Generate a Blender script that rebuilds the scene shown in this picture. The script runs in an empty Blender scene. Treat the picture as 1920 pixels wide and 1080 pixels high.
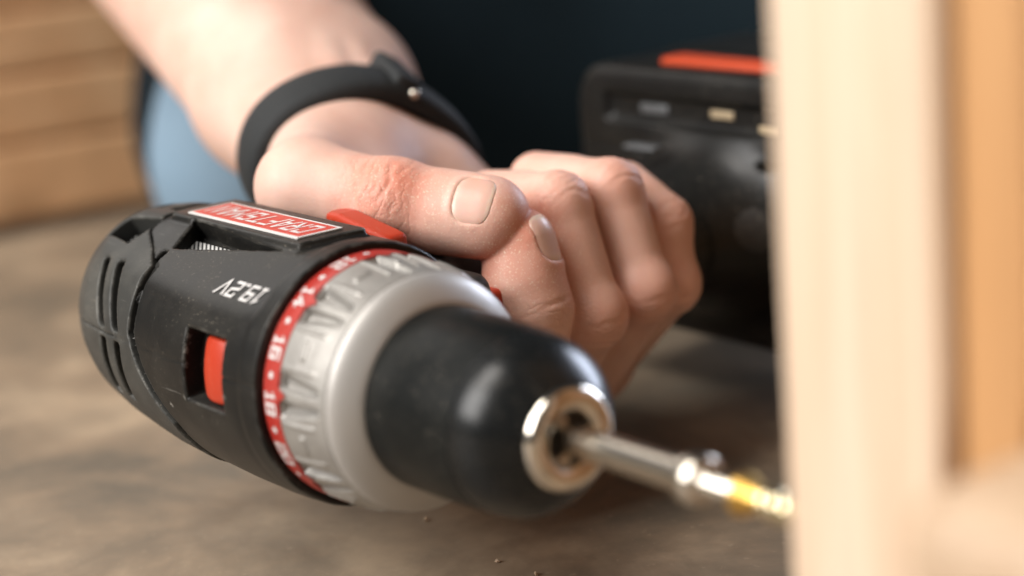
import bpy, bmesh, math, random
import numpy as np
from mathutils import Vector, Matrix
random.seed(4); rng = np.random.default_rng(4)
sc = bpy.context.scene; COL = sc.collection
S = 0.00083                      # metres per working unit (drill frame: +X chuck, +Y handle, +Z up)
FLOOR = -60.0

# ------------------------------------------------------------------ camera
CAMP = np.array([396.237, -252.941, 137.274])
R_ = np.array([0.61612081, 0.78388873, -0.07689995])
U_ = np.array([-0.14748566, 0.2107209, 0.9663564])
F_ = np.array([-0.77372032, 0.58405065, -0.24544187])
cd = bpy.data.cameras.new('camera'); cam = bpy.data.objects.new('camera', cd); COL.objects.link(cam)
M = Matrix.Identity(4)
for i in range(3):
    M[i][0] = R_[i]; M[i][1] = U_[i]; M[i][2] = -F_[i]; M[i][3] = CAMP[i]*S
cam.matrix_world = M
cd.sensor_width = 36; cd.lens = 70; cd.clip_start = 0.01; cd.clip_end = 50
cd.dof.use_dof = True; cd.dof.focus_distance = 512*S; cd.dof.aperture_fstop = 0.070/(15.0*S); cd.dof.aperture_blades = 0
sc.camera = cam
FPX = 3733.0
FH = np.array([F_[0], F_[1], 0.0]); FH /= np.linalg.norm(FH); RH = np.array([FH[1], -FH[0], 0.0])
def cw(r, f, u):                 # right / away / up of the collar, as seen by the photographer, working units
    return r*RH + f*FH + np.array([0, 0, u])
def pix(px, py, z):              # where a ray through the photograph meets depth z
    return CAMP + z*(F_ + R_*((px-960)/FPX) - U_*((py-540)/FPX))

# ------------------------------------------------------------------ light
w = bpy.data.worlds.new('World'); sc.world = w; w.use_nodes = True
bg = w.node_tree.nodes['Background']; bg.inputs[0].default_value = (0.97, 0.96, 0.97, 1); bg.inputs[1].default_value = 0.055
def area(name, pos, target, size, power, col, sy=None):
    l = bpy.data.lights.new(name, 'AREA'); l.shape = 'RECTANGLE'; l.size = size; l.size_y = sy or size
    l.energy = power; l.color = col
    o = bpy.data.objects.new(name, l); COL.objects.link(o)
    o.location = Vector(pos)*S
    o.rotation_euler = (Vector(target)-Vector(pos)).to_track_quat('-Z', 'Y').to_euler()
    return o
area('window_light', cw(-1550, -700, 1100), cw(0, 60, 0), 0.95, 41, (1.0, 0.975, 0.95), 1.0)
area('far_window_light', cw(1500, 1500, 520), cw(60, 60, 0), 0.5, 23, (0.74, 0.82, 1.0), 0.8)
area('added_right_fill', cw(1450, -1250, 420), cw(180, -60, 40), 0.7, 21, (1.0, 0.92, 0.83))  # unseen fill, added low at right front to brighten post and board
area('added_back_fill', cw(-1100, 1500, 1150), cw(-100, 200, 0), 0.8, 4, (1.0, 0.95, 0.9))  # unseen light added behind left for sheen on the far floor
area('added_top_fill', cw(-900, -250, 1850), cw(-250, 250, 0), 0.7, 20, (1.0, 0.95, 0.90))  # added overhead fill, brightens the crate front and left floor
sc.view_settings.view_transform = 'Standard'; sc.view_settings.look = 'None'
sc.view_settings.exposure = 0.1; sc.view_settings.gamma = 1.0

# ------------------------------------------------------------------ materials
def mat(name, col, rough=0.5, metal=0.0, spec=0.5):
    m = bpy.data.materials.new(name); m.use_nodes = True
    b = m.node_tree.nodes['Principled BSDF']
    b.inputs['Base Color'].default_value = (*col, 1); b.inputs['Roughness'].default_value = rough
    b.inputs['Metallic'].default_value = metal; b.inputs['Specular IOR Level'].default_value = spec
    return m
def nd(m, t, **kw):
    n = m.node_tree.nodes.new(t)
    for k, v in kw.items():
        if k in n.inputs: n.inputs[k].default_value = v
        else: setattr(n, k, v)
    return n
def lk(m, a, b): m.node_tree.links.new(a, b)
def bsdf(m): return m.node_tree.nodes['Principled BSDF']
def coords(m, scale=(1, 1, 1), rot=(0, 0, 0)):
    tc = nd(m, 'ShaderNodeTexCoord'); mp = nd(m, 'ShaderNodeMapping')
    mp.inputs['Scale'].default_value = scale; mp.inputs['Rotation'].default_value = rot
    lk(m, tc.outputs['Object'], mp.inputs['Vector']); return mp.outputs['Vector']
def ramp(m, fac, stops):
    r = nd(m, 'ShaderNodeValToRGB'); e = r.color_ramp.elements
    while len(e) < len(stops): e.new(0.5)
    for i, (p, c) in enumerate(stops):
        e[i].position = p; e[i].color = (*c, 1) if len(c) == 3 else c
    lk(m, fac, r.inputs['Fac']); return r.outputs['Color']
def mixc(m, fac, a, b, mode='MIX'):
    n = nd(m, 'ShaderNodeMix', data_type='RGBA', blend_type=mode)
    for s, v in ((n.inputs['Factor'], fac), (n.inputs['A'] if False else n.inputs[6], a), (n.inputs[7], b)):
        if isinstance(v, (int, float)): s.default_value = v
        elif isinstance(v, tuple): s.default_value = (*v, 1)
        else: lk(m, v, s)
    return n.outputs[2]
def math_(m, op, a, b=None):
    n = nd(m, 'ShaderNodeMath', operation=op)
    for i, v in enumerate((a, b)):
        if v is None: continue
        if isinstance(v, (int, float)): n.inputs[i].default_value = v
        else: lk(m, v, n.inputs[i])
    return n.outputs[0]
def bump(m, height, strength, dist):
    b = nd(m, 'ShaderNodeBump'); b.inputs['Strength'].default_value = strength; b.inputs['Distance'].default_value = dist
    lk(m, height, b.inputs['Height']); lk(m, b.outputs['Normal'], bsdf(m).inputs['Normal'])
def noise(m, vec, scale, detail=4, rough=0.5, dist=0.0):
    n = nd(m, 'ShaderNodeTexNoise'); n.inputs['Scale'].default_value = scale; n.inputs['Detail'].default_value = detail
    n.inputs['Roughness'].default_value = rough; n.inputs['Distortion'].default_value = dist
    lk(m, vec, n.inputs['Vector']); return n.outputs['Fac']

def plastic(name, col, rough, dust, dustcol=(0.30, 0.27, 0.22), grain=0.12, wear=0.0):
    m = mat(name, col, rough); v = coords(m)
    sm = noise(m, v, 55, 5, 0.6); fl = noise(m, v, 1900, 2, 0.5)
    sp = ramp(m, fl, [(0.665, (0, 0, 0)), (0.72, (1, 1, 1))])
    big = ramp(m, sm, [(0.42, (0, 0, 0)), (0.75, (1, 1, 1))])
    film = math_(m, 'MULTIPLY', big, dust)
    c1 = mixc(m, film, col, dustcol)
    c2 = mixc(m, math_(m, 'MULTIPLY', math_(m, 'MULTIPLY', sp, big), 0.55), c1, (0.55, 0.48, 0.38))
    if wear:
        ge = nd(m, 'ShaderNodeNewGeometry'); ed = ramp(m, ge.outputs['Pointiness'], [(0.525, (0, 0, 0)), (0.60, (1, 1, 1))])
        sc_ = ramp(m, noise(m, v, 160, 5, 0.7), [(0.45, (0, 0, 0)), (0.65, (1, 1, 1))])
        c2 = mixc(m, math_(m, 'MULTIPLY', math_(m, 'MULTIPLY', ed, sc_), wear), c2, (0.30, 0.29, 0.26))
        ln = noise(m, coords(m, (60, 900, 900), (0.3, 0.2, 0.5)), 1.0, 3, 0.6)
        c2 = mixc(m, math_(m, 'MULTIPLY', ramp(m, ln, [(0.70, (0, 0, 0)), (0.74, (1, 1, 1))]), 0.30*wear), c2, (0.22, 0.21, 0.19))
    lk(m, c2, bsdf(m).inputs['Base Color'])
    r = math_(m, 'ADD', math_(m, 'MULTIPLY', sm, 0.22), rough-0.11)
    lk(m, r, bsdf(m).inputs['Roughness'])
    bump(m, noise(m, v, 2600, 2, 0.5), grain, 0.0002)
    return m
M_black = plastic('black_plastic', (0.0115, 0.0113, 0.0105), 0.38, 0.06, wear=0.8)
bsdf(M_black).inputs['Specular IOR Level'].default_value = 0.2
M_cap = plastic('dusty_grey_rubber', (0.036, 0.036, 0.033), 0.50, 0.30, (0.20, 0.19, 0.165), wear=0.8)
bsdf(M_cap).inputs['Specular IOR Level'].default_value = 0.25
M_batt = plastic('black_battery_plastic', (0.0085, 0.0085, 0.008), 0.36, 0.015)
bsdf(M_batt).inputs['Specular IOR Level'].default_value = 0.25
M_handle = plastic('black_grip_rubber', (0.012, 0.012, 0.012), 0.5, 0.05)
M_gloss = plastic('glossy_black_rim', (0.016, 0.017, 0.018), 0.27, 0.05)
M_chuck = plastic('chuck_sleeve_black', (0.0055, 0.0066, 0.0066), 0.38, 0.025, grain=0.08)
bsdf(M_chuck).inputs['Specular IOR Level'].default_value = 0.12
M_chuckf = plastic('chuck_nose_black', (0.005, 0.006, 0.0065), 0.27, 0.02, grain=0.03)
bsdf(M_chuckf).inputs['Specular IOR Level'].default_value = 0.3
M_dark = mat('dark_inside', (0.004, 0.004, 0.004), 0.7)
M_red = plastic('red_print', (0.36, 0.026, 0.018), 0.42, 0.06, (0.5, 0.3, 0.25), 0.05)
M_badge = mat('badge_red', (0.50, 0.036, 0.022), 0.4)
M_white = mat('white_print', (0.62, 0.60, 0.58), 0.5)
M_orange = plastic('orange_red_plastic', (0.42, 0.032, 0.009), 0.40, 0.05, (0.5, 0.2, 0.1), 0.05)
M_latch = mat('latch_orange', (0.40, 0.038, 0.003), 0.55)
M_grey = mat('grey_metal_plate', (0.12, 0.125, 0.13), 0.45, 0.3)
M_steel = mat('polished_steel', (0.62, 0.56, 0.48), 0.16, 1.0)
M_bit = mat('bit_steel', (0.52, 0.47, 0.40), 0.25, 1.0)
M_zinc = mat('yellow_zinc', (0.52, 0.31, 0.075), 0.30, 1.0)
M_thread_glint = mat('zinc_thread_glint', (0.66, 0.56, 0.36), 0.24, 1.0)  # paler than the head: a bright reflection put into the colour
M_contact = mat('brass_contact', (0.42, 0.33, 0.21), 0.4, 0.2)
m = M_silver = mat('silver_painted_ring', (0.52, 0.49, 0.45), 0.36, 0.5, 0.4); v = coords(m)
lk(m, math_(m, 'ADD', math_(m, 'MULTIPLY', noise(m, v, 70, 5), 0.2), 0.36), bsdf(m).inputs['Roughness'])
lk(m, ramp(m, noise(m, v, 110, 5, .65), [(0.3, (0.28, 0.265, 0.245)), (0.62, (0.36, 0.345, 0.32))]), bsdf(m).inputs['Base Color'])
bump(m, noise(m, v, 5000, 1), 0.06, 0.0001)
m = M_bandm = mat('satin_metal_band', (0.46, 0.44, 0.415), 0.36, 0.45, 0.4); v = coords(m)
lk(m, math_(m, 'ADD', math_(m, 'MULTIPLY', noise(m, v, 90, 5), 0.2), 0.36), bsdf(m).inputs['Roughness'])
m = M_mesh = mat('wire_gauze', (0.55, 0.55, 0.54), 0.35, 0.9); v = coords(m)
wv = nd(m, 'ShaderNodeTexWave'); wv.inputs['Scale'].default_value = 360; wv.bands_direction = 'DIAGONAL'; lk(m, v, wv.inputs['Vector'])
lk(m, ramp(m, wv.outputs['Fac'], [(0.35, (0.02, 0.02, 0.02)), (0.6, (0.62, 0.62, 0.6))]), bsdf(m).inputs['Base Color'])

def pine(name, light, dark, axis, scale=1.0, knots=False):
    m = mat(name, light, 0.5)
    sc_ = [26*scale]*3; sc_[axis] = 1.6*scale
    v = coords(m, tuple(sc_))
    n1 = noise(m, v, 1.0, 5, 0.55, 1.2)
    v2 = coords(m, tuple([150*scale if i != axis else 4*scale for i in range(3)]))
    n2 = noise(m, v2, 1.0, 4, 0.6)
    c = mixc(m, ramp(m, n1, [(0.35, (0, 0, 0)), (0.68, (1, 1, 1))]), light, dark)
    c = mixc(m, math_(m, 'MULTIPLY', ramp(m, n2, [(0.45, (0, 0, 0)), (0.7, (1, 1, 1))]), 0.35), c, tuple(x*0.7 for x in dark))
    if knots:
        vo = nd(m, 'ShaderNodeTexVoronoi'); vo.inputs['Scale'].default_value = 5.5; lk(m, coords(m), vo.inputs['Vector'])
        c = mixc(m, ramp(m, vo.outputs['Distance'], [(0.05, (1, 1, 1)), (0.14, (0, 0, 0))]), c, (0.16, 0.07, 0.025))
    lk(m, c, bsdf(m).inputs['Base Color'])
    bump(m, n2, 0.25, 0.0006)
    return m
M_post = pine('planed_pine', (0.75, 0.60, 0.46), (0.64, 0.47, 0.33), 2, 3.2)
M_rail = pine('rail_pine', (0.52, 0.38, 0.26), (0.44, 0.30, 0.19), 1, 3.0)
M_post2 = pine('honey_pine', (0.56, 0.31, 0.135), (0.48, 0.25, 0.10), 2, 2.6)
M_plank = pine('crate_pine', (0.90, 0.58, 0.33), (0.82, 0.48, 0.25), 0, 0.6, True)

m = M_floor = mat('worn_floor', (0.3, 0.25, 0.2), 0.6); v = coords(m)
n1 = noise(m, v, 15, 6, 0.62, 0.5); n2 = noise(m, v, 45, 6, 0.65); n3 = noise(m, v, 420, 3, 0.6)
c = ramp(m, n1, [(0.36, (0.125, 0.105, 0.078)), (0.5, (0.245, 0.183, 0.124)), (0.64, (0.40, 0.305, 0.208))])
c = mixc(m, ramp(m, n2, [(0.35, (.45, .45, .45)), (0.62, (0, 0, 0))]), c, (0.14, 0.122, 0.095))
c2 = mixc(m, math_(m, 'MULTIPLY', ramp(m, n3, [(0.62, (0, 0, 0)), (0.72, (1, 1, 1))]), 0.35), c, (0.42, 0.34, 0.24))
lk(m, c2, bsdf(m).inputs['Base Color'])
lk(m, math_(m, 'ADD', math_(m, 'MULTIPLY', n2, 0.3), 0.34), bsdf(m).inputs['Roughness'])
bump(m, n2, 0.2, 0.001)

def cloth(name, a, b, scale):
    m = mat(name, a, 0.9, spec=0.15); v = coords(m)
    w1 = nd(m, 'ShaderNodeTexWave'); w1.inputs['Scale'].default_value = scale; w1.inputs['Distortion'].default_value = 1.5; lk(m, v, w1.inputs['Vector'])
    n = noise(m, v, 30, 5)
    lk(m, mixc(m, n, a, b), bsdf(m).inputs['Base Color']); bump(m, w1.outputs['Fac'], 0.3, 0.0005)
    return m
M_denim = cloth('washed_denim', (0.15, 0.225, 0.30), (0.21, 0.30, 0.38), 500)
M_shirt = cloth('navy_cloth', (0.004, 0.010, 0.015), (0.006, 0.014, 0.020), 400)
m = M_band = mat('black_leather', (0.020, 0.022, 0.023), 0.72, 0.0, 0.3); v = coords(m)
bump(m, noise(m, v, 700, 3), 0.35, 0.0006)

m = M_skin = mat('skin', (0.6, 0.4, 0.3), 0.46); v = coords(m); b = bsdf(m)
at_r = nd(m, 'ShaderNodeAttribute', attribute_name='red'); at_w = nd(m, 'ShaderNodeAttribute', attribute_name='wrk'); at_a = nd(m, 'ShaderNodeAttribute', attribute_name='wax')
nb = noise(m, v, 38, 4, 0.55); nf = noise(m, v, 260, 4, 0.6)
base = mixc(m, ramp(m, nb, [(0.35, (0, 0, 0)), (0.65, (1, 1, 1))]), (0.60, 0.375, 0.295), (0.73, 0.505, 0.415))
base = mixc(m, math_(m, 'MULTIPLY', at_r.outputs['Fac'], math_(m, 'ADD', math_(m, 'MULTIPLY', nf, 0.8), 0.45)), base, (0.60, 0.20, 0.125))
fl = noise(m, v, 2300, 2, 0.5)
spk = math_(m, 'MULTIPLY', ramp(m, fl, [(0.66, (0, 0, 0)), (0.73, (1, 1, 1))]), at_w.outputs['Alpha'])
at_d = nd(m, 'ShaderNodeAttribute', attribute_name='dst')
spk = math_(m, 'MULTIPLY', ramp(m, fl, [(0.61, (0, 0, 0)), (0.69, (1, 1, 1))]), math_(m, 'MULTIPLY', at_d.outputs['Fac'], 0.95))
base = mixc(m, spk, base, (0.80, 0.66, 0.50))
lk(m, base, b.inputs['Base Color'])
b.inputs['Subsurface Weight'].default_value = 0.20; b.inputs['Subsurface Scale'].default_value = 0.0022
b.inputs['Subsurface Radius'].default_value = (1.0, 0.36, 0.2)
ws = math_(m, 'SINE', math_(m, 'ADD', math_(m, 'MULTIPLY', at_a.outputs['Fac'], 1.15), math_(m, 'MULTIPLY', noise(m, v, 170, 4, 0.6), 13.0)))
gate = ramp(m, noise(m, v, 240, 3), [(0.40, (0.15, 0.15, 0.15)), (0.62, (1, 1, 1))])
vo = nd(m, 'ShaderNodeTexVoronoi', feature='DISTANCE_TO_EDGE'); vo.inputs['Scale'].default_value = 1150; lk(m, v, vo.inputs['Vector'])
cr = math_(m, 'MULTIPLY', math_(m, 'SUBTRACT', math_(m, 'POWER', math_(m, 'ABSOLUTE', ws), 0.35), 1.0), math_(m, 'MULTIPLY', gate, at_w.outputs['Fac']))
h = math_(m, 'ADD', math_(m, 'MULTIPLY', cr, 1.9), math_(m, 'MULTIPLY', vo.outputs['Distance'], 0.28))
h = math_(m, 'ADD', h, math_(m, 'MULTIPLY', nf, 0.5))
bump(m, h, 0.38, 0.0005)
lk(m, math_(m, 'ADD', math_(m, 'MULTIPLY', nf, 0.3), 0.40), b.inputs['Roughness'])
m = M_nail = mat('nail', (0.72, 0.50, 0.41), 0.38); b = bsdf(m); bump(m, noise(m, coords(m), 900, 3), 0.12, 0.0003); b.inputs['Subsurface Weight'].default_value = 0.25; b.inputs['Subsurface Scale'].default_value = 0.0015
at = nd(m, 'ShaderNodeAttribute', attribute_name='tip')
lk(m, mixc(m, at.outputs['Fac'], (0.68, 0.40, 0.32), (0.74, 0.52, 0.42)), b.inputs['Base Color'])

# ------------------------------------------------------------------ object helpers
def tag(o, label=None, cat=None, group=None, kind=None):
    for k, v_ in (('label', label), ('category', cat), ('group', group), ('kind', kind)):
        if v_: o[k] = v_
    return o
def empty(name, loc=(0, 0, 0)):
    o = bpy.data.objects.new(name, None); COL.objects.link(o); o.location = Vector(loc)*S; o.empty_display_size = 0.01
    return o
def obj(name, V, Fc, mt, parent=None, smooth=True, attrs=None, angle=None):
    me = bpy.data.meshes.new(name); V = np.asarray(V, float)*S
    me.from_pydata(V.tolist(), [], [list(map(int, f)) for f in Fc]); me.update()
    if attrs:
        for k, a in attrs.items():
            at_ = me.attributes.new(k, 'FLOAT', 'POINT'); at_.data.foreach_set('value', np.asarray(a, np.float32))
    if smooth: me.polygons.foreach_set('use_smooth', [True]*len(me.polygons))
    if angle:
        bm_ = bmesh.new(); bm_.from_mesh(me)
        for e in bm_.edges:
            if len(e.link_faces) == 2 and e.calc_face_angle(0) > math.radians(angle): e.smooth = False
        bm_.to_mesh(me); bm_.free()
    me.materials.append(mt)
    o = bpy.data.objects.new(name, me); COL.objects.link(o)
    if parent is not None:
        o.parent = parent; o.matrix_parent_inverse = Matrix.Translation(-parent.location)
    return o
def lathe(prof, n=96, x0=0, closed=False):
    V = []; Fc = []
    for (x, r) in prof:
        for i in range(n):
            a = 2*math.pi*i/n; V.append((x+x0, -r*math.sin(a), r*math.cos(a)))
    m_ = len(prof)
    for j in range(m_-1 if not closed else m_):
        j2 = (j+1) % m_
        for i in range(n):
            i2 = (i+1) % n; Fc.append((j*n+i, j*n+i2, j2*n+i2, j2*n+i))
    if not closed:
        Fc.append(tuple(range(n-1, -1, -1))); Fc.append(tuple((m_-1)*n+i for i in range(n)))
    return V, Fc
def rbox(c, half, bev=1.0, axes=None, seg=2):
    bm_ = bmesh.new(); bmesh.ops.create_cube(bm_, size=2)
    for v_ in bm_.verts: v_.co = Vector([v_.co[i]*half[i] for i in range(3)])
    if bev > 0: bmesh.ops.bevel(bm_, geom=bm_.edges[:], offset=bev, segments=seg, profile=0.5, affect='EDGES')
    A = np.array(axes) if axes is not None else np.eye(3)
    V = [np.array(c)+A.T@np.array(v_.co) for v_ in bm_.verts]; bm_.verts.index_update()
    Fc = [[v_.index for v_ in f.verts] for f in bm_.faces]; bm_.free()
    return V, Fc
def join(*ms):
    V = []; Fc = []
    for v_, f_ in ms:
        o_ = len(V); V += [tuple(p) for p in v_]; Fc += [tuple(i+o_ for i in f) for f in f_]
    return V, Fc

# ------------------------------------------------------------------ distance fields -> meshes
def smin(a, b, k):
    h_ = np.clip(0.5+0.5*(b-a)/k, 0, 1); return b*(1-h_)+a*h_-k*h_*(1-h_)
def smax(a, b, k): return -smin(-a, -b, k)
def cone(P, a, b, ra, rb, flat=None):
    a = np.array(a, np.float32); b = np.array(b, np.float32)
    d = b-a; q = [P[i]-a[i] for i in range(3)]
    t = np.clip((q[0]*d[0]+q[1]*d[1]+q[2]*d[2])/float(d@d), 0, 1)
    e = [q[i]-t*d[i] for i in range(3)]
    l2 = e[0]**2+e[1]**2+e[2]**2
    if flat is not None:             # (normal, factor): thinner along the normal
        n_ = np.array(flat[0], float); n_ /= np.linalg.norm(n_); k = e[0]*n_[0]+e[1]*n_[1]+e[2]*n_[2]
        l2 = l2+(1/flat[1]**2-1)*k*k
    return np.sqrt(l2)-(ra+(rb-ra)*t)
def nets(fn, xs, ys, zs):
    G = np.meshgrid(xs, ys, zs, indexing='ij')
    D = fn([g.astype(np.float32) for g in G]); s = D < 0
    nx, ny, nz = s.shape
    c = np.zeros((nx-1, ny-1, nz-1), np.int8)
    for i in (0, 1):
        for j in (0, 1):
            for k in (0, 1): c += s[i:nx-1+i, j:ny-1+j, k:nz-1+k]
    act = np.argwhere((c > 0) & (c < 8)); idm = -np.ones(c.shape, np.int64); idm[tuple(act.T)] = np.arange(len(act))
    acc = np.zeros((len(act), 3)); cnt = np.zeros(len(act)); ax = (xs, ys, zs)
    cor = [(i, j, k) for i in (0, 1) for j in (0, 1) for k in (0, 1)]
    for p in cor:
        for a in range(3):
            if p[a]: continue
            q = list(p); q[a] = 1
            A = act+np.array(p); B = act+np.array(q)
            da = D[tuple(A.T)]; db = D[tuple(B.T)]; ok = (da < 0) != (db < 0)
            t = np.where(ok, da/np.where(ok, da-db, 1), 0)
            PA = np.stack([ax[i][A[:, i]] for i in range(3)], 1); PB = np.stack([ax[i][B[:, i]] for i in range(3)], 1)
            acc += np.where(ok[:, None], PA+(PB-PA)*t[:, None], 0); cnt += ok
    V = acc/cnt[:, None]; Q = []
    for a in range(3):
        sl0 = [slice(None)]*3; sl1 = [slice(None)]*3; sl0[a] = slice(0, -1); sl1[a] = slice(1, None)
        s0 = s[tuple(sl0)]; s1 = s[tuple(sl1)]; E = np.argwhere(s0 != s1)
        b_, c_ = [(1, 2), (2, 0), (0, 1)][a]
        E = E[(E[:, b_] > 0) & (E[:, c_] > 0) & (E[:, b_] < s.shape[b_]-1) & (E[:, c_] < s.shape[c_]-1)]
        def cell(db, dc):
            e = E.copy(); e[:, b_] += db; e[:, c_] += dc; return idm[tuple(e.T)]
        q = np.stack([cell(-1, -1), cell(0, -1), cell(0, 0), cell(-1, 0)], 1)
        inv = s0[tuple(E.T)]; q[~inv] = q[~inv][:, ::-1]
        Q.append(q)
    return V, np.concatenate(Q)
def fget(fn, V): return fn([V[:, i].astype(np.float64) for i in range(3)])
def grad(fn, V, e=0.15):
    g = np.stack([fget(fn, V+e*np.eye(3)[i])-fget(fn, V-e*np.eye(3)[i]) for i in range(3)], 1)
    return g/np.maximum(np.linalg.norm(g, axis=1), 1e-9)[:, None]
def snap(fn, V, it=3):
    for _ in range(it): V = V-0.8*fget(fn, V)[:, None]*grad(fn, V)
    return V
def spaced(*segs):
    out = []
    for a, b, st in segs: out += list(np.arange(a, b-1e-6, st))
    out.append(segs[-1][1]); return np.array(out)

# ------------------------------------------------------------------ stroke lettering
GL = {
 'C': [[(1, 1.1), (1, 1.4), (0, 1.4), (0, 0), (1, 0), (1, .3)]],
 'R': [[(0, 0), (0, 1.4), (1, 1.4), (1, .68), (.1, .68)], [(.45, .6), (1, 0)]],
 'A': [[(-.1, 0), (.42, 1.4), (.58, 1.4), (1.1, 0)], [(.24, .45), (.76, .45)]],
 'F': [[(0, 0), (0, 1.4), (1, 1.4)], [(.1, .72), (.8, .72)]],
 'T': [[(-.1, 1.4), (1.1, 1.4)], [(.5, 1.3), (.5, 0)]],
 'S': [[(1, 1.15), (1, 1.4), (0, 1.4), (0, .7), (1, .7), (1, 0), (0, 0), (0, .25)]],
 'M': [[(0, 0), (0, 1.4), (.6, .6), (1.2, 1.4), (1.2, 0)]],
 'N': [[(0, 0), (0, 1.4), (1, 0), (1, 1.4)]],
 '1': [[(.15, 1.15), (.5, 1.4), (.5, 0)], [(.25, 0), (.4, 0)], [(.6, 0), (.75, 0)]],
 '2': [[(0, 1.15), (0, 1.4), (1, 1.4), (1, .72), (0, .6), (0, 0), (1, 0)]],
 '4': [[(.75, 0), (.75, 1.4), (0, .4), (.65, .4)], [(.85, .4), (1.1, .4)]],
 '6': [[(1, 1.4), (0, 1.4), (0, 0), (1, 0), (1, .75), (.1, .75)]],
 '8': [[(0.02, 0), (0, 1.4), (1, 1.4), (1, 0), (.1, 0)], [(.1, .72), (.9, .72)]],
 '9': [[(1, .7), (0, .7), (0, 1.4), (1, 1.4), (1, 0), (.1, 0)]],
 '0': [[(0.02, 0), (0, 1.4), (1, 1.4), (1, 0), (.1, 0)]],
 '.': [[(.0, .02), (.3, .02)]],
 'V': [[(-.1, 1.4), (.5, 0), (1.1, 1.4)]]}
def strip(pts, hw):
    pts = [np.array(p, float) for p in pts]; Vv = []
    for i, p in enumerate(pts):
        d0 = pts[i]-pts[i-1] if i else pts[1]-pts[0]; d1 = pts[i+1]-pts[i] if i < len(pts)-1 else d0
        d0 = d0/np.linalg.norm(d0); d1 = d1/np.linalg.norm(d1)
        n0 = np.array([-d0[1], d0[0]]); n1 = np.array([-d1[1], d1[0]]); mm = n0+n1
        mm = mm/max(0.5, mm@n0)*1.0 if np.linalg.norm(mm) > 1e-6 else n0
        if mm@n0 > 0: mm = mm*(1/(mm@n0))
        l = np.linalg.norm(mm); mm = mm*min(1, 1.9/l)
        ex = d0*0 if 0 < i < len(pts)-1 else (-d0*hw*0.9 if i == 0 else d1*hw*0.9)
        Vv += [p+mm*hw+ex, p-mm*hw+ex]
    return Vv, [(2*i, 2*i+1, 2*i+3, 2*i+2) for i in range(len(pts)-1)]
def text2d(s, h_, adv=1.42, hw=0.14, shear=0.0, wide=1.0):
    V = []; Fc = []; x = 0
    for ch in s:
        for k, pl in enumerate(GL[ch]):
            # finer steps so that the letters can follow a curved surface
            v_, f_ = strip(pl, hw); o_ = len(V); V += [((p[0]*wide+x)+shear*p[1], p[1], 0.012*k) for p in v_]; Fc += [tuple(i+o_ for i in f) for f in f_]
        x += {'.': .72, 'M': 1.62, '1': 1.3}.get(ch, adv)*wide
    V = np.array(V); V[:, :2] *= h_/1.4; V[:, 0] -= (V[:, 0].min()+V[:, 0].max())/2; V[:, 1] -= h_/2
    return V, Fc

# ================================================================== setting
fl = obj('floor', [(-3000, -3000, FLOOR), (3000, -3000, FLOOR), (3000, 3000, FLOOR), (-3000, 3000, FLOOR)], [(0, 1, 2, 3)], M_floor, smooth=False)
tag(fl, 'worn mottled brown and grey workshop floor', kind='structure')

# ================================================================== the drill
drill = tag(empty('cordless_drill', (0, 0, 0)), 'black cordless drill with red ring and silver clutch collar lying on its side', 'drill')
RX = [-111, -108.5, -103, -95, -82, -66, -45, -25, -9, -4, 2]
RR = [14.0, 22.5, 26.8, 29.3, 31.0, 32.0, 33.0, 33.6, 33.6, 33.2, 32.2]
fx = np.linspace(-113, 4, 400); fr = np.interp(fx, RX, RR)
ker = np.hanning(17); ker /= ker.sum(); frp = np.pad(fr, 8, mode='edge'); fr = np.convolve(frp, ker, 'valid')
def rprof(x): return np.interp(x, fx, fr)
def polar(P):
    rho = np.sqrt(P[1]**2+P[2]**2); return rho, np.degrees(np.arctan2(-P[1], P[2]))
def capedge(ph):   # where the grey rear cap ends, by angle round the barrel
    return np.interp(ph, [-180, -120, -60, 10, 24, 34, 44, 60, 78, 95, 118, 140, 180], [-50, -60, -80, -84, -82, -72, -64, -63.5, -63, -57, -48, -46, -50])
def core(P):
    x, y, z = P; rho, ph = polar(P)
    sh = np.clip((-60-x)/50, 0, 1)      # the tail sits a little higher and further back
    d = (np.sqrt((y-0.8*sh)**2+(z-2.6*sh)**2)-rprof(x))*0.94
    d = smax(d, -x-109.0, 4.0)
    # planed side panel and the slanting facet below it
    d = smax(d, z-30.6-0.0*x, 2.2)
    d = smax(d, -0.46*y+0.888*z-30.2, 1.5)
    return d
def bx(P, x0, x1, y0, y1, z0, z1):
    q = [np.abs(P[i]-(a+b)/2)-(b-a)/2 for i, (a, b) in enumerate(((x0, x1), (y0, y1), (z0, z1)))]
    return np.maximum(np.maximum(q[0], q[1]), q[2])
def tri(u, v_, A, B, C):
    d = None
    for (a, b) in ((A, B), (B, C), (C, A)):
        n_ = np.array([b[1]-a[1], -(b[0]-a[0])], float); n_ /= np.linalg.norm(n_)
        e = (u-a[0])*n_[0]+(v_-a[1])*n_[1]; d = e if d is None else np.maximum(d, e)
    return d
def ccw(*p):
    a = sum(p[i][0]*p[(i+1) % 3][1]-p[(i+1) % 3][0]*p[i][1] for i in range(3)); return p if a > 0 else p[::-1]
def facet_t(P): return -(0.888*P[1]+0.46*P[2])      # runs down the slanting facet, towards the drill's top
def facet_n(P): return -0.46*P[1]+0.888*P[2]
VT = ccw((-69, -9.2), (-64, 1.7), (-21, -6.6))
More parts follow.
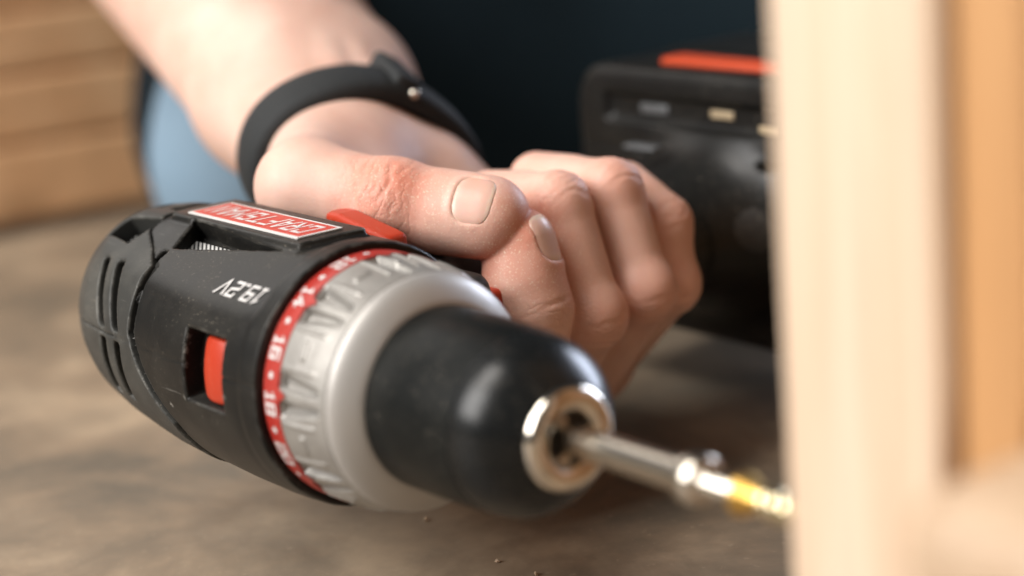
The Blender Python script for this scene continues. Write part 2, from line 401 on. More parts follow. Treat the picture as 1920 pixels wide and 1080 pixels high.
def housing(P):
    x, y, z = P; rho, ph = polar(P)
    d = core(P)
    # raised panel that carries the badge
    pan = smax(bx(P, -80, -15.5, -6.5, 13.5, 20, 32.0), 0.8*(-0.46*y+0.888*z-31.0), 0.8)
    d = smin(d, pan, 1.2)
    # front rim
    rim = np.maximum(rho-(32.9+0*x), np.abs(x+1.5)-3.0); d = smin(d, rim, 1.5)
    # shallow waist in front of the cap and scoop round the gear selector
    xe = capedge(ph); d = smax(d, -(np.maximum(np.abs(x-xe-1.2)-1.0, 31.0-rho)), 0.7)
    # triangular vent
    d = smax(d, -np.maximum(tri(x, facet_t(P), *VT), 24.0-facet_n(P)), 0.5)
    # gear selector window
    q = np.maximum(np.abs(x+22.8)-9.4, (np.abs(ph-82)-15.8)*0.58); d = smax(d, -np.maximum(q, 27.5-rho), 0.7)
    # step between panel and front rim
    d = smax(d, -np.maximum(np.abs(x+13.6)-1.0, 30.0-z), 0.6)
    # parting line of the two shells
    d = smax(d, -np.maximum(np.abs(ph-82)*0.58-0.18, 32.4-rho), 0.2)
    # small groove by the cap
    d = smax(d, -np.maximum(np.abs((x+66)*0.3+(facet_t(P)-14)*0.0)-0.35, np.maximum(np.abs(facet_t(P)-9)-6, 27.5-facet_n(P))), 0.3)
    d = np.maximum(d, x-1.2)
    d = np.maximum(d, capedge(ph)+0.0-x)
    return d
def capf(P):
    x, y, z = P; rho, ph = polar(P)
    d = core(P)-0.55
    for xc in (-88.5, -79.5):
        for p0, p1 in ((46, 79.5), (84.5, 115)):
            q = smax(np.abs(x-xc-np.interp(ph, [46, 82, 114], [0, 9.0, 8.5]))-2.0, (np.abs(ph-(p0+p1)/2)-(p1-p0)/2)*0.5, 1.2)
            d = smax(d, -np.maximum(q, 23.0-rho), 0.6)
    for xc in (-97, -88):      # slots in the upper side
        q = np.maximum(np.abs(x-xc)-2.2, np.abs(y-8.0)-9.5); d = smax(d, -np.maximum(q, 24.0-z), 0.5)
    q = np.maximum(np.abs(x+92.0+0.25*(facet_t(P)))-8.5, np.abs(facet_t(P)+1.2)-4.6-0.12*(x+92)); d = smax(d, -np.maximum(q, 23.5-facet_n(P)), 0.6)
    d = smax(d, -np.maximum(np.abs(ph-82)*0.5-0.18, core(P)*-1-0.2), 0.2)
    d = np.maximum(d, x-capedge(ph)+0.15)
    return d
g = 0.6
V, Q = nets(housing, np.arange(-88, 4, g), np.arange(-36, 37, g), np.arange(-36, 37, g)); V = snap(housing, V, 2)
obj('housing', V, Q, M_black, drill)
V, Q = nets(capf, np.arange(-113, -42, g), np.arange(-36, 37, g), np.arange(-36, 37, g)); V = snap(capf, V, 2)
obj('rear_cap', V, Q, M_cap, drill)
obj('motor_core', *lathe([(-98, 12), (-97, 20), (-60, 22), (-8, 23)], 48), M_dark, drill)
# wire gauze behind the vents
def gauze(A, B, n_off, tw):
    # strip following the facet at depth n_off
    out = []
    for x in (A, B):
        for t in tw:
            y = -(0.888*t+0.46*n_off); z = (n_off+0.46*y)/0.888
            out.append((x, y, z))
    return out, [(0, 1, 3, 2)]
obj('vent_gauze', *gauze(-66, -36, 26.4, (-5.5, 3)), M_mesh, drill, smooth=False)
obj('vent_gauze', *gauze(-98, -84, 25.0, (-3, 4)), M_mesh, drill, smooth=False)
# badge
BX0, BX1, BY0, BY1 = -74.5, -19.5, -4.3, 9.3
bd = obj('badge', *rbox(((BX0+BX1)/2, (BY0+BY1)/2, 32.2), ((BX1-BX0)/2, (BY1-BY0)/2, 0.25), 0.12), M_white, drill, smooth=False)
obj('badge_field', *rbox(((BX0+BX1)/2, (BY0+BY1)/2, 32.42), ((BX1-BX0)/2-1.0, (BY1-BY0)/2-1.0, 0.1), 0.04), M_badge, bd, smooth=False)
tv, tf = text2d('CRAFTSMAN', 7.0, hw=0.125, shear=0.12, adv=1.65)
k_ = (BX1-BX0-7.0)/(tv[:, 0].max()-tv[:, 0].min())
obj('lettering', [((BX0+BX1)/2-k_*p[0], (BY0+BY1)/2-p[1], 32.56+p[2]) for p in tv], tf, M_white, bd, smooth=False)
def wrap(tv, xc, phc, rfun, dirx):
    out = []
    for p in tv:
        if dirx: x = xc-p[0]; ph = phc+math.degrees(p[1]/33)
        else: x = xc+p[1]; ph = phc+math.degrees(p[0]/rfun)
        r = (float(rprof(x))+0.0 if dirx else rfun)+0.14+p[2]
        a = math.radians(ph); out.append((x, -r*math.sin(a), r*math.cos(a)))
    return out
def onto(fn, pts, off):
    P_ = snap(fn, np.array(pts, float), 6); n_ = grad(fn, P_); return P_+n_*off
tv, tf = text2d('19.2V', 4.9, hw=0.125, wide=0.88, shear=0.05, adv=1.6)
obj('voltage_lettering', onto(core, wrap(tv, -19.0, 43.0, 0, True), 0.22)+np.array([[0, 0, p[2]] for p in tv]), tf, M_white, drill, smooth=False)
# gear selector slide
def slide(P):
    x, y, z = P; rho, ph = polar(P)
    d = smax(np.abs(x+20.2)-6.3, (np.abs(ph-82)-15.2)*0.56, 1.5)
    top = rho-(32.2-0.035*(x+20.2)**2)
    return np.maximum(smax(d, top, 1.4), 26-rho)
V, Q = nets(slide, np.arange(-30, -11, .5), np.arange(-35, -20, .5), np.arange(-12, 22, .5))
obj('gear_selector', V, Q, M_orange, drill)
# red torque scale
obj('torque_scale', *lathe([(1.0, 29), (1.6, 30.6), (2.2, 31.0), (8.6, 31.0), (8.7, 29)], 160), M_red, drill, angle=40)
ts = drill.children[-1]
for i, s_ in enumerate(('12', '14', '16', '18', '20')):
    tv, tf = text2d(s_, 3.5, hw=0.15, wide=0.95, adv=1.45)
    obj('scale_number', wrap(tv, 5.3, 13.3+24.75*i, 31.02, False), tf, M_white, ts, smooth=False)
for i in range(6):
    ph = math.radians(0.9+24.75*i+0.0); a = []
    for k in range(12):
        t = 2*math.pi*k/12; x = 5.3+0.85*math.cos(t); q = ph+0.85*math.sin(t)/31; a.append((x, -31.12*math.sin(q), 31.12*math.cos(q)))
    obj('scale_dot', a, [tuple(range(12))], M_white, ts, smooth=False)
for k in range(-2, 4):
    c_ = 39.5+42.9*k; a = []
    for (x, dp) in ((8.3, -4.2), (8.3, 4.2), (12.0, 0.0)):
        q = math.radians(c_+dp); a.append((x, -31.25*math.sin(q), 31.25*math.cos(q)))
    q = math.radians(c_)
    a.insert(1, (8.3, -31.3*math.sin(q), 31.3*math.cos(q)))
    obj('scale_pointer', a, [(0, 1, 3), (1, 2, 3)], M_red, ts, smooth=False)
# silver clutch collar with moulded grips
nx, na = 90, 720
sx = np.concatenate([np.linspace(8.2, 24.6, 84), [24.9, 24.95]])
base = np.interp(sx, [8.2, 8.8, 14, 20, 24.6, 24.9, 24.95], [29.6, 30.9, 30.6, 29.7, 28.8, 28.4, 27.0])
V = []
for i, x in enumerate(sx):
    for j in range(na):
        ph = 360*j/na; u_ = ((ph-39.5+21.45) % 42.9)-21.45      # degrees from the pointer
        au = abs(u_); st = lambda t_: min(1, max(0, t_))**2*(3-2*min(1, max(0, t_)))
        env = st((x-8.4)/1.2)*st((23.6-x)/(6.0 if au < 3 else 2.8))
        wd = 2.4-0.05*(x-8.5)                                   # rib running forward from the pointer
        dish = st((au-wd)/1.1)*st((wd+9.5-0.28*(x-8.5)-au)/4.5)
        v2 = 21.45-au
        bar = st((4.6-v2)/1.0)*math.exp(-((x-16.0)/0.9)**4)
        rb2 = math.exp(-((v2-9.0)/0.9)**4)*st((x-9.2)/1.5)*st((22.0-x)/2)
        h_ = -2.3*env*dish+0.55*bar+0.45*rb2
        r = base[i]+h_; a = math.radians(ph); V.append((x, -r*math.sin(a), r*math.cos(a)))
Fc = [(i*na+j, i*na+(j+1) % na, (i+1)*na+(j+1) % na, (i+1)*na+j) for i in range(len(sx)-1) for j in range(na)]
obj('clutch_collar', V, Fc, M_silver, drill)
obj('clutch_band', *lathe([(24.6, 26.5), (24.8, 28.2), (25.2, 28.7), (26.2, 28.3), (27.4, 27.4), (28.5, 26.2), (29.5, 24.8), (30.3, 23.5), (30.9, 22.4), (31.0, 21.0)], 160), M_bandm, drill)
# chuck
ck = obj('chuck_sleeve', *lathe([(28.6, 17), (28.8, 20.2), (29.5, 21.3), (31, 21.8), (44, 21.8), (61, 21.2), (61.5, 21.12)], 128), M_chuck, drill)
obj('chuck_nose', *lathe([(61.45, 19), (61.5, 21.05), (62.0, 21.05), (65.5, 20.6), (68.5, 19.6), (71.3, 17.9), (73.6, 15.9), (75.4, 14.0), (76.5, 12.7), (76.9, 12.2), (77.0, 10.5)], 128), M_chuckf, ck)
obj('chuck_ring', *lathe([(74, 12.0), (77.2, 12.0), (78.6, 11.4), (79.4, 10.1), (79.5, 8.4), (78.9, 6.8), (77.6, 5.8), (74, 5.5)], 96, closed=True), M_steel, ck)
obj('chuck_bore', *lathe([(70, 6.3), (73.9, 6.3)], 48), M_dark, ck)
for k in range(3):
    a = math.radians(30+120*k); n_ = np.array([0, -math.sin(a), math.cos(a)]); t_ = np.array([0, math.cos(a), math.sin(a)])
    obj('jaw', *rbox(n_*4.7+np.array([75.8, 0, 0]), (2.4, 1.6, 1.1), 0.3, [np.array([1, 0, 0]), t_, n_]), M_bit, ck)
# driver bit and screw
bit = obj('driver_bit', *lathe([(74, 3.4), (113, 3.75), (114.2, 3.9), (114.8, 5.0), (116.2, 5.5), (119.2, 5.5), (120.2, 4.8), (120.6, 3.2), (122, 2.9), (128, 2.5), (131.5, 1.3)], 48), M_bit, angle=35)
tag(bit, 'steel driver bit with collar held in the drill chuck', 'bit')
prof = [(129.8, 1.2), (129.9, 4.2), (130.6, 4.5), (132.0, 4.0), (134.6, 2.6), (137, 2.3)]
V, Fc = lathe(prof, 40)
th = []; tfc = []; nt = 22
turns = 7; x0 = 136.5; x1 = 158
for i in range(turns*nt+1):
    t = i/(turns*nt); a = 2*math.pi*turns*t; x = x0+(x1-x0)*t; k = 1 if t < .7 else max(0.05, (1-t)/.3)
    for (dx, r) in ((-1.4, 1.9), (0, 3.4), (1.4, 1.9)): th.append((x+dx, -r*k*math.sin(a), r*k*math.cos(a)))
    if i: tfc += [((i-1)*3+0, (i-1)*3+1, i*3+1, i*3+0), ((i-1)*3+1, (i-1)*3+2, i*3+2, i*3+1)]
scw = empty('wood_screw', (130, 0, 0)); tag(scw, 'gold coloured wood screw between the driver bit and the pine post', 'screw')
obj('screw_head', V, Fc, M_zinc, scw, angle=35)
obj('screw_thread', *join((th, tfc), lathe([(136, 2.0), (152, 1.9), (159, 0.2)], 24)), M_thread_glint, scw)

# handle, trigger, direction switch, foot and battery
def handlef(P):
    x, y, z = P
    xc = -42-0.05*(y-30); bul = 1.5*np.cos((y-70)/22)
    rx = 21.5+0*y+np.clip((y-135)/30, 0, 1)**2*16+np.clip((45-y)/30, 0, 1)*6
    rz = 16.0+np.clip((y-140)/28, 0, 1)**2*12
    d = (np.sqrt(((x-xc)/rx)**2+(z/rz)**2)-1)*rz*0.9
    d = smax(d, y-170, 3); d = smax(d, 8-y, 2)
    # neck towards the collar, under the thumb
    d = smin(d, smax(smax(np.abs(x+28)-22, np.abs(z)-15, 5), np.abs(y-26)-20, 5), 6)
    return d
V, Q = nets(handlef, np.arange(-90, 0, 1.1), np.arange(2, 176, 1.1), np.arange(-32, 33, 1.1))
obj('handle', V, Q, M_handle, drill)
def trig(P):
    x, y, z = P; d = smax(smax(np.abs(x+17.5)-8, np.abs(y-47)-13, 3), np.abs(z)-8.5, 3)
    return smax(d, -(np.sqrt((x-10.5)**2+(y-50)**2)-22), 2)
V, Q = nets(trig, np.arange(-28, -6, .7), np.arange(32, 62, .7), np.arange(-10, 11, .7))
obj('trigger', V, Q, M_orange, drill)
def dirsw(P):
    x, y, z = P
    q = smax(smax(np.abs(x+34)-14.5, np.abs(y-25.5)-3.8, 2.5), z-(30.6-np.clip((x+42)*0.16, 0, 9)), 1.6)
    q = smax(q, 12-z, 1)
    rb = 0.45*np.sin(x*1.7)*(np.clip((28.5-np.clip((x+42)*0.16, 0, 9)-z)*2, 0, 1))*np.clip(23.5-y, 0, 1)
    return q+rb
V, Q = nets(dirsw, np.arange(-51, -17, .5), np.arange(19, 32, .5), np.arange(11, 33, .5))
obj('direction_switch', V, Q, M_orange, drill)
def footf(P):
    x, y, z = P
    d = smax(smax(np.abs(x+51)-62, np.abs(z-3.5)-43, 15), np.abs(y-181)-17.5, 5)
    neck = cone(P, (-47, 140, -1), (-50, 176, -1), 22, 36, ((0, 0, 1), .8)); d = smin(d, np.maximum(neck, y-180), 16)
    d = smax(d, -smax(smax(np.abs(x+3)-11, np.abs(z-27)-7, 1), np.abs(y-164)-5, 1), 1)
    d = smax(d, -smax(smax(np.abs(x+50)-47, np.abs(z-33)-4.5, 1), np.abs(y-163.5)-2.8, 1), 1.2)
    d = smax(d, -smax(np.abs(z-20)-0.7, np.abs(y-163.5)-1.4, .6), .6)
    return d
V, Q = nets(footf, np.arange(-118, 14, 1.4), np.arange(112, 202, 1.4), np.arange(-42, 50, 1.4))
ft = obj('battery_foot', V, Q, M_batt, drill)
def battf(P):
    x, y, z = P
    return smax(smax(np.abs(x+48)-66, np.abs(z-3.5)-43.5, 15), np.abs(y-218)-24, 7)
V, Q = nets(battf, np.arange(-118, 24, 1.8), np.arange(190, 246, 1.8), np.arange(-43, 50, 1.8))
bp = obj('battery_pack', V, Q, M_batt, drill)
obj('latch', *rbox((-36, 178, 45.6), (44, 5.5, 3.0), 1.6), M_latch, bp)
obj('foot_plate', *rbox((-76, 166.2, 33), (6.5, 0.5, 1.5), 0.3), M_grey, ft)
obj('contact_plate', *rbox((-45, 166.2, 33.5), (5.0, 0.5, 1.3), 0.3), M_contact, ft)
obj('contact_plate', *rbox((-22, 163.6, 31), (4.5, 0.6, 1.2), 0.3), M_contact, ft)
obj('neck_plate', *rbox((-64, 150, 24.6), (7, 2.5, 0.6), 0.3), M_grey, ft)  # small grey plate on the neck of the foot

# ================================================================== the person's arm and hand
NTH = (.55, -.53, .645)       # where the thumbnail faces
W = np.array([-114., 78, 26]); FD = np.array([-140., 44, 40]); FD /= np.linalg.norm(FD)
EL = W+FD*300
FING = {  # MCP, PIP, DIP, tip centre, radii
 'index':  ((-57, 58, -41), (-17.5, 61, -31), (-13, 63, 0), (-17.5, 63.5, 18), (12.0, 10.6, 10.2, 8.6)),
 'middle': ((-47, 80, -43), (-13, 82, -6), (-23.5, 82, 24), (-53, 81, 22.5), (12.2, 9.7, 9.0, 7.6)),
 'ring':   ((-49, 99, -41), (-13, 101, -3), (-23.0, 101, 24.5), (-55, 100, 24.5), (11.8, 9.4, 8.8, 7.4)),
 'little': ((-54, 116, -35), (-20.5, 118, -6), (-21, 118, 12), (-36, 117.5, 21), (10.8, 8.7, 8.2, 6.9))}
THM = ((-107, 60, 31), (-71, 31, 33), (-44.5, 42, 29.5), (-23.0, 56.5, 25.5))
def arm(P, fast=False):
    prox = None; outs = []
    ax_y = np.array([0.25, 0.95, -0.15])
    fa = None
    for o_, r0, r1, r2 in ((-10, 18.8, 27, 38), (10, 17.6, 25, 36)):
        off = ax_y*o_
        a = cone(P, W+off+FD*-6, W+off+FD*60, r0, r1); b = cone(P, W+off+FD*60, EL+off*1.6, r1, r2)
        c = smin(a, b, 12); fa = c if fa is None else smin(fa, c, 16)
    # palmar tendons
    for o_, r in ((0, 4.4), (10, 3.6)):
        pa = W+ax_y*o_+np.array([0, 0, 1])*(19.8); pb = pa+FD*95+np.array([0, 0, 1])*4
        fa = smin(fa, cone(P, pa, pb, r, r), 5)
    UA = EL+np.array([20., 40, 300])+FH*60
    fa = smin(fa, cone(P, EL, UA, 42, 58), 20)
    palm = fa
    car = [(-105, 67, 20), (-106, 74, 19), (-106, 82, 18), (-105, 90, 18)]
    for (nm, f), c in zip(FING.items(), car):
        palm = smin(palm, cone(P, c, f[0], 16.0, f[4][0]+1.0), 9)
    palm = smin(palm, cone(P, (-98, 94, 16), (-62, 117, -22), 16, 13), 9)         # heel of the hand
    palm = smin(palm, cone(P, THM[0], THM[1], 16.5, 13.2), 9)                       # thenar
    palm = smin(palm, cone(P, (-104, 70, 31), (-76, 54, 23), 16, 12.5), 12)
    palm = smin(palm, cone(P, (-80, 40, 26), (-66, 54, -24), 9, 10), 10)            # web
    out = palm
    for nm, f in FING.items():
        r = f[4]
        p = cone(P, f[0], f[1], r[0], r[1]*0.97)
        out = smin(out, p, 4)
        u = smin(p, cone(P, f[1], f[2], r[1]*0.95, r[2]), 2.5)
        kn = np.array(f[1], float); dd = 2*np.array(f[1], float)-np.array(f[0], float)-np.array(f[2], float); dd /= np.linalg.norm(dd)
        u = smin(u, cone(P, kn+dd*1.2, kn+dd*1.25, r[1]*0.91, r[1]*0.91), 4)
        t_ = np.array(f[3], float); d2 = np.array(f[2], float)
        dist = cone(P, d2, t_, r[2], r[3])
        ax = (t_-d2)/np.linalg.norm(t_-d2)
        nin = -dd-(-dd@ax)*ax; nin /= np.linalg.norm(nin)
        pad = cone(P, d2+(t_-d2)*0.55+nin*1.4, t_+nin*0.6, r[2]*0.95, r[3]*0.96)
        if nm == 'index':
            pad = smin(pad, cone(P, d2+(t_-d2)*.35+np.array([-1.0, -2.6, 0]), d2+(t_-d2)*.8+np.array([-1.5, -1.5, 0]), 9.9, 8.6), 4)
        u = smin(u, smin(dist, pad, 4), 2.5)
        outs.append(u)
    nn = np.array(NTH)
    th = smin(cone(P, THM[1], THM[2], 13.0, 11.2), cone(P, THM[2], THM[3], 11.2, 11.3, (nn, .88)), 5)
    th = smin(th, cone(P, np.array(THM[2])+nn*1.2, np.array(THM[2])+nn*1.3, 10.6, 10.6), 4)
    ip, tp = np.array(THM[2], float), np.array(THM[3], float)
    th = smin(th, cone(P, ip+(tp-ip)*.55-nn*2.0, tp-nn*0.5+(tp-ip)*.06, 10.0, 9.0), 5)
    outs.append(smin(th, cone(P, THM[0], THM[1], 16.5, 13.2), 5))
    for u in outs: out = smin(out, u, 0.45)
    return out
g = 0.72
def arm32(P): return arm(P)
xs = spaced((-520, -240, 9), (-240, -150, 3), (-150, 12, g)); ys = spaced((-40, 14, 6), (14, 136, g), (136, 166, 3), (166, 420, 9)); zs = spaced((-62, -40, 1.6), (-40, 50, g), (50, 130, 3), (130, 420, 10))
V, Q = nets(arm32, xs, ys, zs)
nr = V[:, 0] > -160
V[nr] = snap(arm, V[nr], 2)
# colour and crease fields
red = np.zeros(len(V)); wrk = np.zeros(len(V)); wax = np.zeros(len(V)); dst = np.zeros(len(V))
def addj(c, axd, sig, rv, wv_, dors=None, sigw=None):
    global red, wrk, wax
    c = np.array(c, float); axd = np.array(axd, float); axd /= np.linalg.norm(axd)
    q = V-c; d2 = (q**2).sum(1); al = q@axd
    red += rv*np.exp(-d2/sig**2)
    if wv_ > 0:
        wgt = wv_*np.exp(-(al/(sigw or sig*.5))**2)*np.exp(-np.maximum(d2-al**2-180, 0)/120)*(d2 < (2.4*sig)**2)
        if dors is not None:
            dn = np.array(dors, float); dn /= np.linalg.norm(dn); wgt = wgt*np.clip((q@dn)/7, 0, 1)
        up = wgt > wrk; wrk = np.maximum(wrk, wgt); wax = np.where(up, al, wax)
for nm, f in FING.items():
    f_ = [np.array(p, float) for p in f[:4]]
    for i in (1, 2):
        dd = 2*f_[i]-f_[i-1]-f_[i+1]; axd = f_[i+1]-f_[i-1]
        addj(f_[i]+dd/np.linalg.norm(dd)*8, axd, 12, .30, 0.0)
        addj(f_[i], axd, 11, 0.0, 0.8 if i == 1 else .7, dd, 4.5)
    addj(f_[3], f_[3]-f_[2], 13, .30, 0)
ip, tp = np.array(THM[2], float), np.array(THM[3], float); nn = np.array(NTH); axt = (tp-ip)/np.linalg.norm(tp-ip)
addj(ip+nn*8-axt*4, axt, 12, .75, 0); addj(ip+nn*8+axt*6, axt, 11, .6, 0); addj(tp-nn*2+axt*8, axt, 12, .85, 0); addj((-24, 57, 10), axt, 11, .55, 0); addj(np.array(THM[1])+np.array([2, -6, 6]), axt, 16, .15, 0)
addj(ip-axt*2, axt, 15, 0, 1.0, nn, 9.0)
red += 0.10*np.exp(-((V-np.array([-60, 80, 0]))**2).sum(1)/70**2)
for c_, s_ in (((-20, 58, 15), 24), ((-42, 42, 34), 16)): dst += np.exp(-((V-np.array(c_))**2).sum(1)/s_**2)
def crease(c, axd, dors, offs, depth, span=11):
    c = np.array(c, float); axd = np.array(axd, float); axd /= np.linalg.norm(axd); dn = np.array(dors, float); dn -= (dn@axd)*axd; dn /= np.linalg.norm(dn); bn = np.cross(dn, axd)
    q = V-c; al, h_, sd_ = q@axd, q@dn, q@bn
    m_ = (np.abs(al) < 12) & (h_ > 2) & ((q**2).sum(1) < 17**2); dp = np.zeros(len(V))
    for k, (o_, ph_) in enumerate(offs):
        cu = al-o_-0.7*np.sin(sd_/3.1+ph_)-0.35*np.sin(sd_/1.3+2*ph_)+0.02*sd_**2*np.sign(o_+.01)*0.5
        dp += depth*(0.6+0.4*math.sin(k*2.3+1))*np.exp(-(cu/0.62)**2)*np.exp(-(sd_/7.0)**4)
    dp *= m_; V[:] -= dn*dp[:, None]
for nm, f in FING.items():
    f_ = [np.array(p, float) for p in f[:4]]
    for i, dep in ((1, 0.42), (2, 0.30)):
        dd = 2*f_[i]-f_[i-1]-f_[i+1]; crease(f_[i], f_[i+1]-f_[i-1], dd, [(-4.2, .3), (-1.6, 1.9), (1.0, 4.0), (3.6, 2.7)], dep)
crease(ip, axt, nn, [(-7.0, .4), (-4.4, 2.2), (-2.0, 3.5), (1.0, 1.2), (4.2, 5.0)], 0.45)
# nails: flatten the bed and raise the folds
def nailfield(c, axn, n_, hl, hw):
    c = np.array(c, float); axn = np.array(axn, float); axn /= np.linalg.norm(axn); n_ = np.array(n_, float); n_ -= (n_@axn)*axn; n_ /= np.linalg.norm(n_); b_ = np.cross(n_, axn)
    q = V-c; a, bb, h_ = q@axn, q@b_, q@n_
    return a, bb, h_, axn, n_, b_, hl, hw
NAILS = []
d_i, t_i = np.array(FING['index'][2], float), np.array(FING['index'][3], float)
for nm, c, axn, n_, hl, hw in (('thumb', tp-axt*1.2, axt, nn, 5.3, 6.7), ('index', t_i-(t_i-d_i)*0.02, t_i-d_i, (.84, .52, .15), 6.4, 6.2)):
    a, bb, h_, axn, n_, b_, hl, hw = nailfield(c, axn, n_, hl, hw)
    e = ((np.abs(bb)/hw)**3.2+(np.abs(a)/hl)**3.2)**(1/3.2)
    m_ = (h_ > 1) & (np.abs(a) < 15) & (np.abs(bb) < 13)
    lat = np.clip((hl*0.62-a)/2.5, 0, 1)
    st_ = lambda t_: np.clip(t_, 0, 1)**2*(3-2*np.clip(t_, 0, 1))
    fold = 0.40*st_((e-0.93)/0.17)*st_((1.55-e)/0.4)
    dsp = -0.50*st_((1.06-e)/0.12)*(0.35+0.65*lat)+fold*lat
    V[m_] += n_*dsp[m_][:, None]
    NAILS.append((nm, np.array(c, float), axn, n_, b_, hl, hw))
person = tag(empty('person', (W[0], W[1], FLOOR)), 'person in navy top and blue jeans gripping the drill with a bare forearm', 'person')
obj('body', V, Q, M_skin, person, attrs={'red': np.clip(red, 0, 1), 'wrk': np.clip(wrk, 0, 1), 'wax': wax, 'dst': np.clip(dst, 0, 1)})
for nm, c, axn, n_, b_, hl, hw in NAILS:
    na_ = nb_ = 26; G = []; tipv = []; off = []
    for i in range(na_+1):
        for j in range(nb_+1):
            s_ = -1+2*j/nb_; t = -1+2*i/na_; mx = max(abs(s_), abs(t)); k_ = mx/max(1e-9, (abs(s_)**3.2+abs(t)**3.2)**(1/3.2))
            sa, ta = s_*k_*1.05, t*k_*(1.04 if t < 0 else 1.0)
            G.append(c+axn*ta*hl+b_*sa*hw+n_*9)
            dist_ = min(1, max(0, (ta-0.55)/0.3))
            ed = min(1, max(0, (mx-.80)/.2))**2
            off.append(-0.10-0.30*(1-dist_)*ed-0.28*dist_*ed)
            tipv.append(min(1, max(0, (ta-0.74)/.1))*0.9+0.35*min(1, max(0, (-0.55-ta)/.25)))
    G = np.array(G)
    for _ in range(40): G = G-n_*(fget(arm, G)*0.6)[:, None]
    G = G+n_*np.array(off)[:, None]
    Fc = [(i*(nb_+1)+j, i*(nb_+1)+j+1, (i+1)*(nb_+1)+j+1, (i+1)*(nb_+1)+j) for i in range(na_) for j in range(nb_)]
    o = obj('nail', G, Fc, M_nail, person, attrs={'tip': tipv})
    sd = o.modifiers.new('thick', 'SOLIDIFY'); sd.thickness = 0.25*S; sd.offset = -1

# clothing of the person, seen out of focus behind the arm
def folds(P, a, s): return a*(np.sin(P[0]/s+1.7*np.sin(P[2]/(1.9*s)))+0.6*np.sin(P[1]/(0.7*s)+P[2]/(1.3*s)))
def wpt(px, py, z): return pix(px, py, z)
KN = wpt(545, 400, 850); KN[2] = FLOOR+52
def jeansf(P):
    a = KN; b = KN+FH*330+RH*20+np.array([0, 0, 40.]); c = KN+FH*250+RH*110+np.array([0, 0, 330.])
    d = smin(cone(P, a, b, 52, 50), cone(P, a, c, 52, 62), 18)
    return smax(d, FLOOR+0.3-P[2], 4)+folds(P, 1.6, 13)
lo = np.minimum(KN, KN+FH*330)-130; hi = np.maximum(KN, KN+FH*330)+130
V, Q = nets(jeansf, np.arange(lo[0]-40, hi[0]+80, 6), np.arange(lo[1]-40, hi[1]+120, 6), np.arange(FLOOR-6, FLOOR+440, 6))
obj('jeans', V, Q, M_denim, person)
TC = wpt(1130, 60, 1010)
def shirtf(P):
    b = np.array([TC[0], TC[1], FLOOR+95]); t_ = b+FH*60+np.array([0, 0, 430.])
    e = b-RH*122-FH*95
    d = smin(cone(P, b+RH*150, t_+RH*40, 150, 190), cone(P, e, t_-RH*40, 104, 180), 60)
    d = smin(d, cone(P, e+np.array([0, 0, -20]), b+RH*230, 90, 110), 40)
    return smax(d, FLOOR+1.0-P[2], 10)+folds(P, 9.0, 34)
r_ = 620
V, Q = nets(shirtf, np.arange(TC[0]-r_, TC[0]+r_, 11), np.arange(TC[1]-r_, TC[1]+r_, 11), np.arange(FLOOR-12, FLOOR+760, 11))
obj('shirt', V, Q, M_shirt, person)

# wristband
BN = FD*0.94+np.array([0, 0, -0.05]); BN /= np.linalg.norm(BN)
BC = W+FD*1.0
e1 = np.array([0.2, 0.95, -0.1]); e1 -= (e1@BN)*BN; e1 /= np.linalg.norm(e1); e2 = np.cross(e1, BN); e2 = e2 if e2[2] > 0 else -e2
nb = 120; ang = np.linspace(0, 2*np.pi, nb, endpoint=False); rad = np.full(nb, 70.0)
dirs = np.cos(ang)[:, None]*e1+np.sin(ang)[:, None]*e2
for _ in range(60): rad -= 0.7*fget(arm, BC+dirs*rad[:, None])
kk = np.hanning(25); kk /= kk.sum(); rad = np.maximum(np.convolve(np.concatenate([rad[-12:], rad, rad[:12]]), kk, 'valid'), rad)+2.6
band = tag(empty('wristband', BC-np.array([0, 0, 20])), 'black leather wristband with a small metal stud round the wrist', 'wristband')
V = []; ns = 16
for i in range(nb):
    wob = 1.2*math.sin(2*ang[i]+1.0)
    for k in range(ns):
        t = 2*math.pi*k/ns; cx = math.copysign(abs(math.cos(t))**.7, math.cos(t)); sx_ = math.copysign(abs(math.sin(t))**.7, math.sin(t))
        V.append(BC+dirs[i]*(rad[i]+4.6*cx)+BN*(10.3*sx_+wob))
Fc = [(i*ns+k, i*ns+(k+1) % ns, ((i+1) % nb)*ns+(k+1) % ns, ((i+1) % nb)*ns+k) for i in range(nb) for k in range(ns)]
obj('band', V, Fc, M_band, band)
ia = int(nb*0.19); pS = BC+dirs[ia]*(rad[ia]+2.6)
tdir = np.cross(BN, dirs[ia])
obj('keeper_loop', *rbox(BC+dirs[ia+2]*(rad[ia+2]+1.6)+BN*3, (4.6, 12.0, 5.2), 1.6, [tdir, BN, dirs[ia]]), M_band, band)
bm_ = bmesh.new(); bmesh.ops.create_uvsphere(bm_, u_segments=16, v_segments=10, radius=1.8); bm_.verts.index_update()
obj('stud', [pS-BN*9.2+np.array(v_.co)-dirs[ia]*0.2 for v_ in bm_.verts], [[v_.index for v_ in f.verts] for f in bm_.faces], M_steel, band); bm_.free()

# ================================================================== pine work in front
def slab(name, x0, x1, y0, y1, z0, z1, mt, parent=None, bev=1.2):
    return obj(name, *rbox(((x0+x1)/2, (y0+y1)/2, (z0+z1)/2), ((x1-x0)/2, (y1-y0)/2, (z1-z0)/2), bev), mt, parent, smooth=False)
PX, PY = 154.0, -12.0
post = slab('pine_post', PX, PX+37.5-1.5, PY, PY+26, FLOOR, 420, M_post, bev=2.0)
tag(post, 'pale upright pine post that the screw is driven into', 'post')

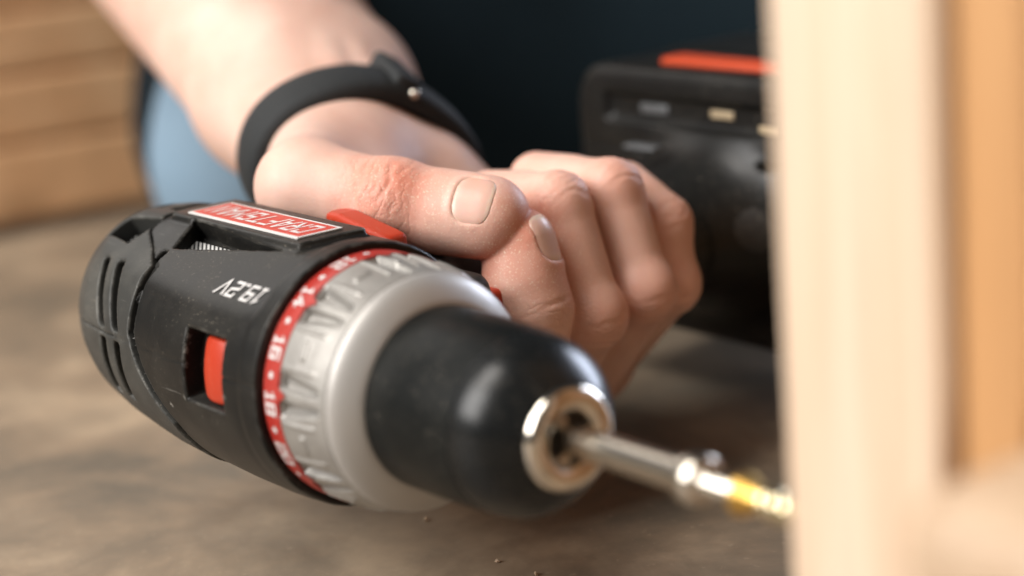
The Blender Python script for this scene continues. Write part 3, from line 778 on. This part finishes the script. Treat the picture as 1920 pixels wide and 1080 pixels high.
panel = slab('pine_board', PX+36.3, PX+50, PY+5, PY+330, FLOOR, 420, M_post2, bev=1.0)
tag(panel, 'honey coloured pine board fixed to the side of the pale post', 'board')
pR = pix(1850, 1000, 268)
rail = slab('pine_rail', pR[0]-18, pR[0]+26, pR[1], pR[1]+220, pR[2]-45, pR[2]+2, M_rail, bev=7.0)
tag(rail, 'pale pine rail end with rounded corner beside the post', 'rail')

# pine crate in the background
def on_floor(px, py):
    d = F_+R_*((px-960)/FPX)-U_*((py-540)/FPX); t = (FLOOR-CAMP[2])/d[2]; return CAMP+t*d
fA, fB = on_floor(0, 448), on_floor(235, 403)
ca = fB-fA; ca /= np.linalg.norm(ca); cn = np.array([ca[1], -ca[0], 0]); cn = cn if cn@FH > 0 else -cn; cz = np.array([0, 0, 1.])
crate = tag(empty('pine_crate', fA+cn*60), 'slatted pine crate standing on the floor behind the jeans', 'crate')
zf = (fA-CAMP)@F_; print('crate depth', zf, (fB-CAMP)@F_)
def hgt(py): return FLOOR+(452-py)/FPX*zf*0.985
edges = [430, 280, 150, 30, -110, -250]
for a_, b_ in zip(edges[:-1], edges[1:]):
    z0, z1 = hgt(a_)+0.6, hgt(b_)-0.6
    obj('plank', *rbox(fA+ca*130+cn*8+cz*((z0+z1)/2-FLOOR), (330, 8, (z1-z0)/2), 4.0, [ca, cn, cz], 3), M_plank, crate, smooth=False)
for t_ in (-190, 440):
    obj('corner_post', *rbox(fA+ca*t_+cn*26+cz*((hgt(-250)-FLOOR)/2), (12, 9.5, (hgt(-250)-FLOOR)/2), 1.5, [ca, cn, cz]), M_plank, crate, smooth=False)
obj('back_board', *rbox(fA+ca*130+cn*45+cz*((hgt(-250)-FLOOR)/2+6), (330, 8, (hgt(-250)-FLOOR)/2-6), 1.5, [ca, cn, cz]), M_plank, crate, smooth=False)

# sawdust and chips on the floor
V = []; Fc = []
for k in range(10):
    c_ = cw(rng.uniform(-130, 190), rng.uniform(-190, 120), 0); c_[2] = FLOOR+0.35
    a_ = rng.uniform(0, 6.28); l_ = rng.uniform(0.4, 1.5); w_ = rng.uniform(0.25, 0.8); h2 = rng.uniform(0.2, 0.6)
    t1 = np.array([math.cos(a_), math.sin(a_), 0])*l_; t2 = np.array([-math.sin(a_), math.cos(a_), 0])*w_
    o_ = len(V); V += [c_-t1-t2*.4, c_+t1-t2, c_+t1*.7+t2, c_-t1*.8+t2]+[c_-t1*.6+cz*h2, c_+t1*.5+cz*h2*1.4]
    Fc += [(o_, o_+1, o_+5, o_+4), (o_+1, o_+2, o_+5), (o_+2, o_+3, o_+4, o_+5), (o_+3, o_, o_+4)]
tag(obj('sawdust', V, Fc, M_rail, smooth=False), 'scattered pine sawdust and chips on the brown floor', 'sawdust', kind='stuff')
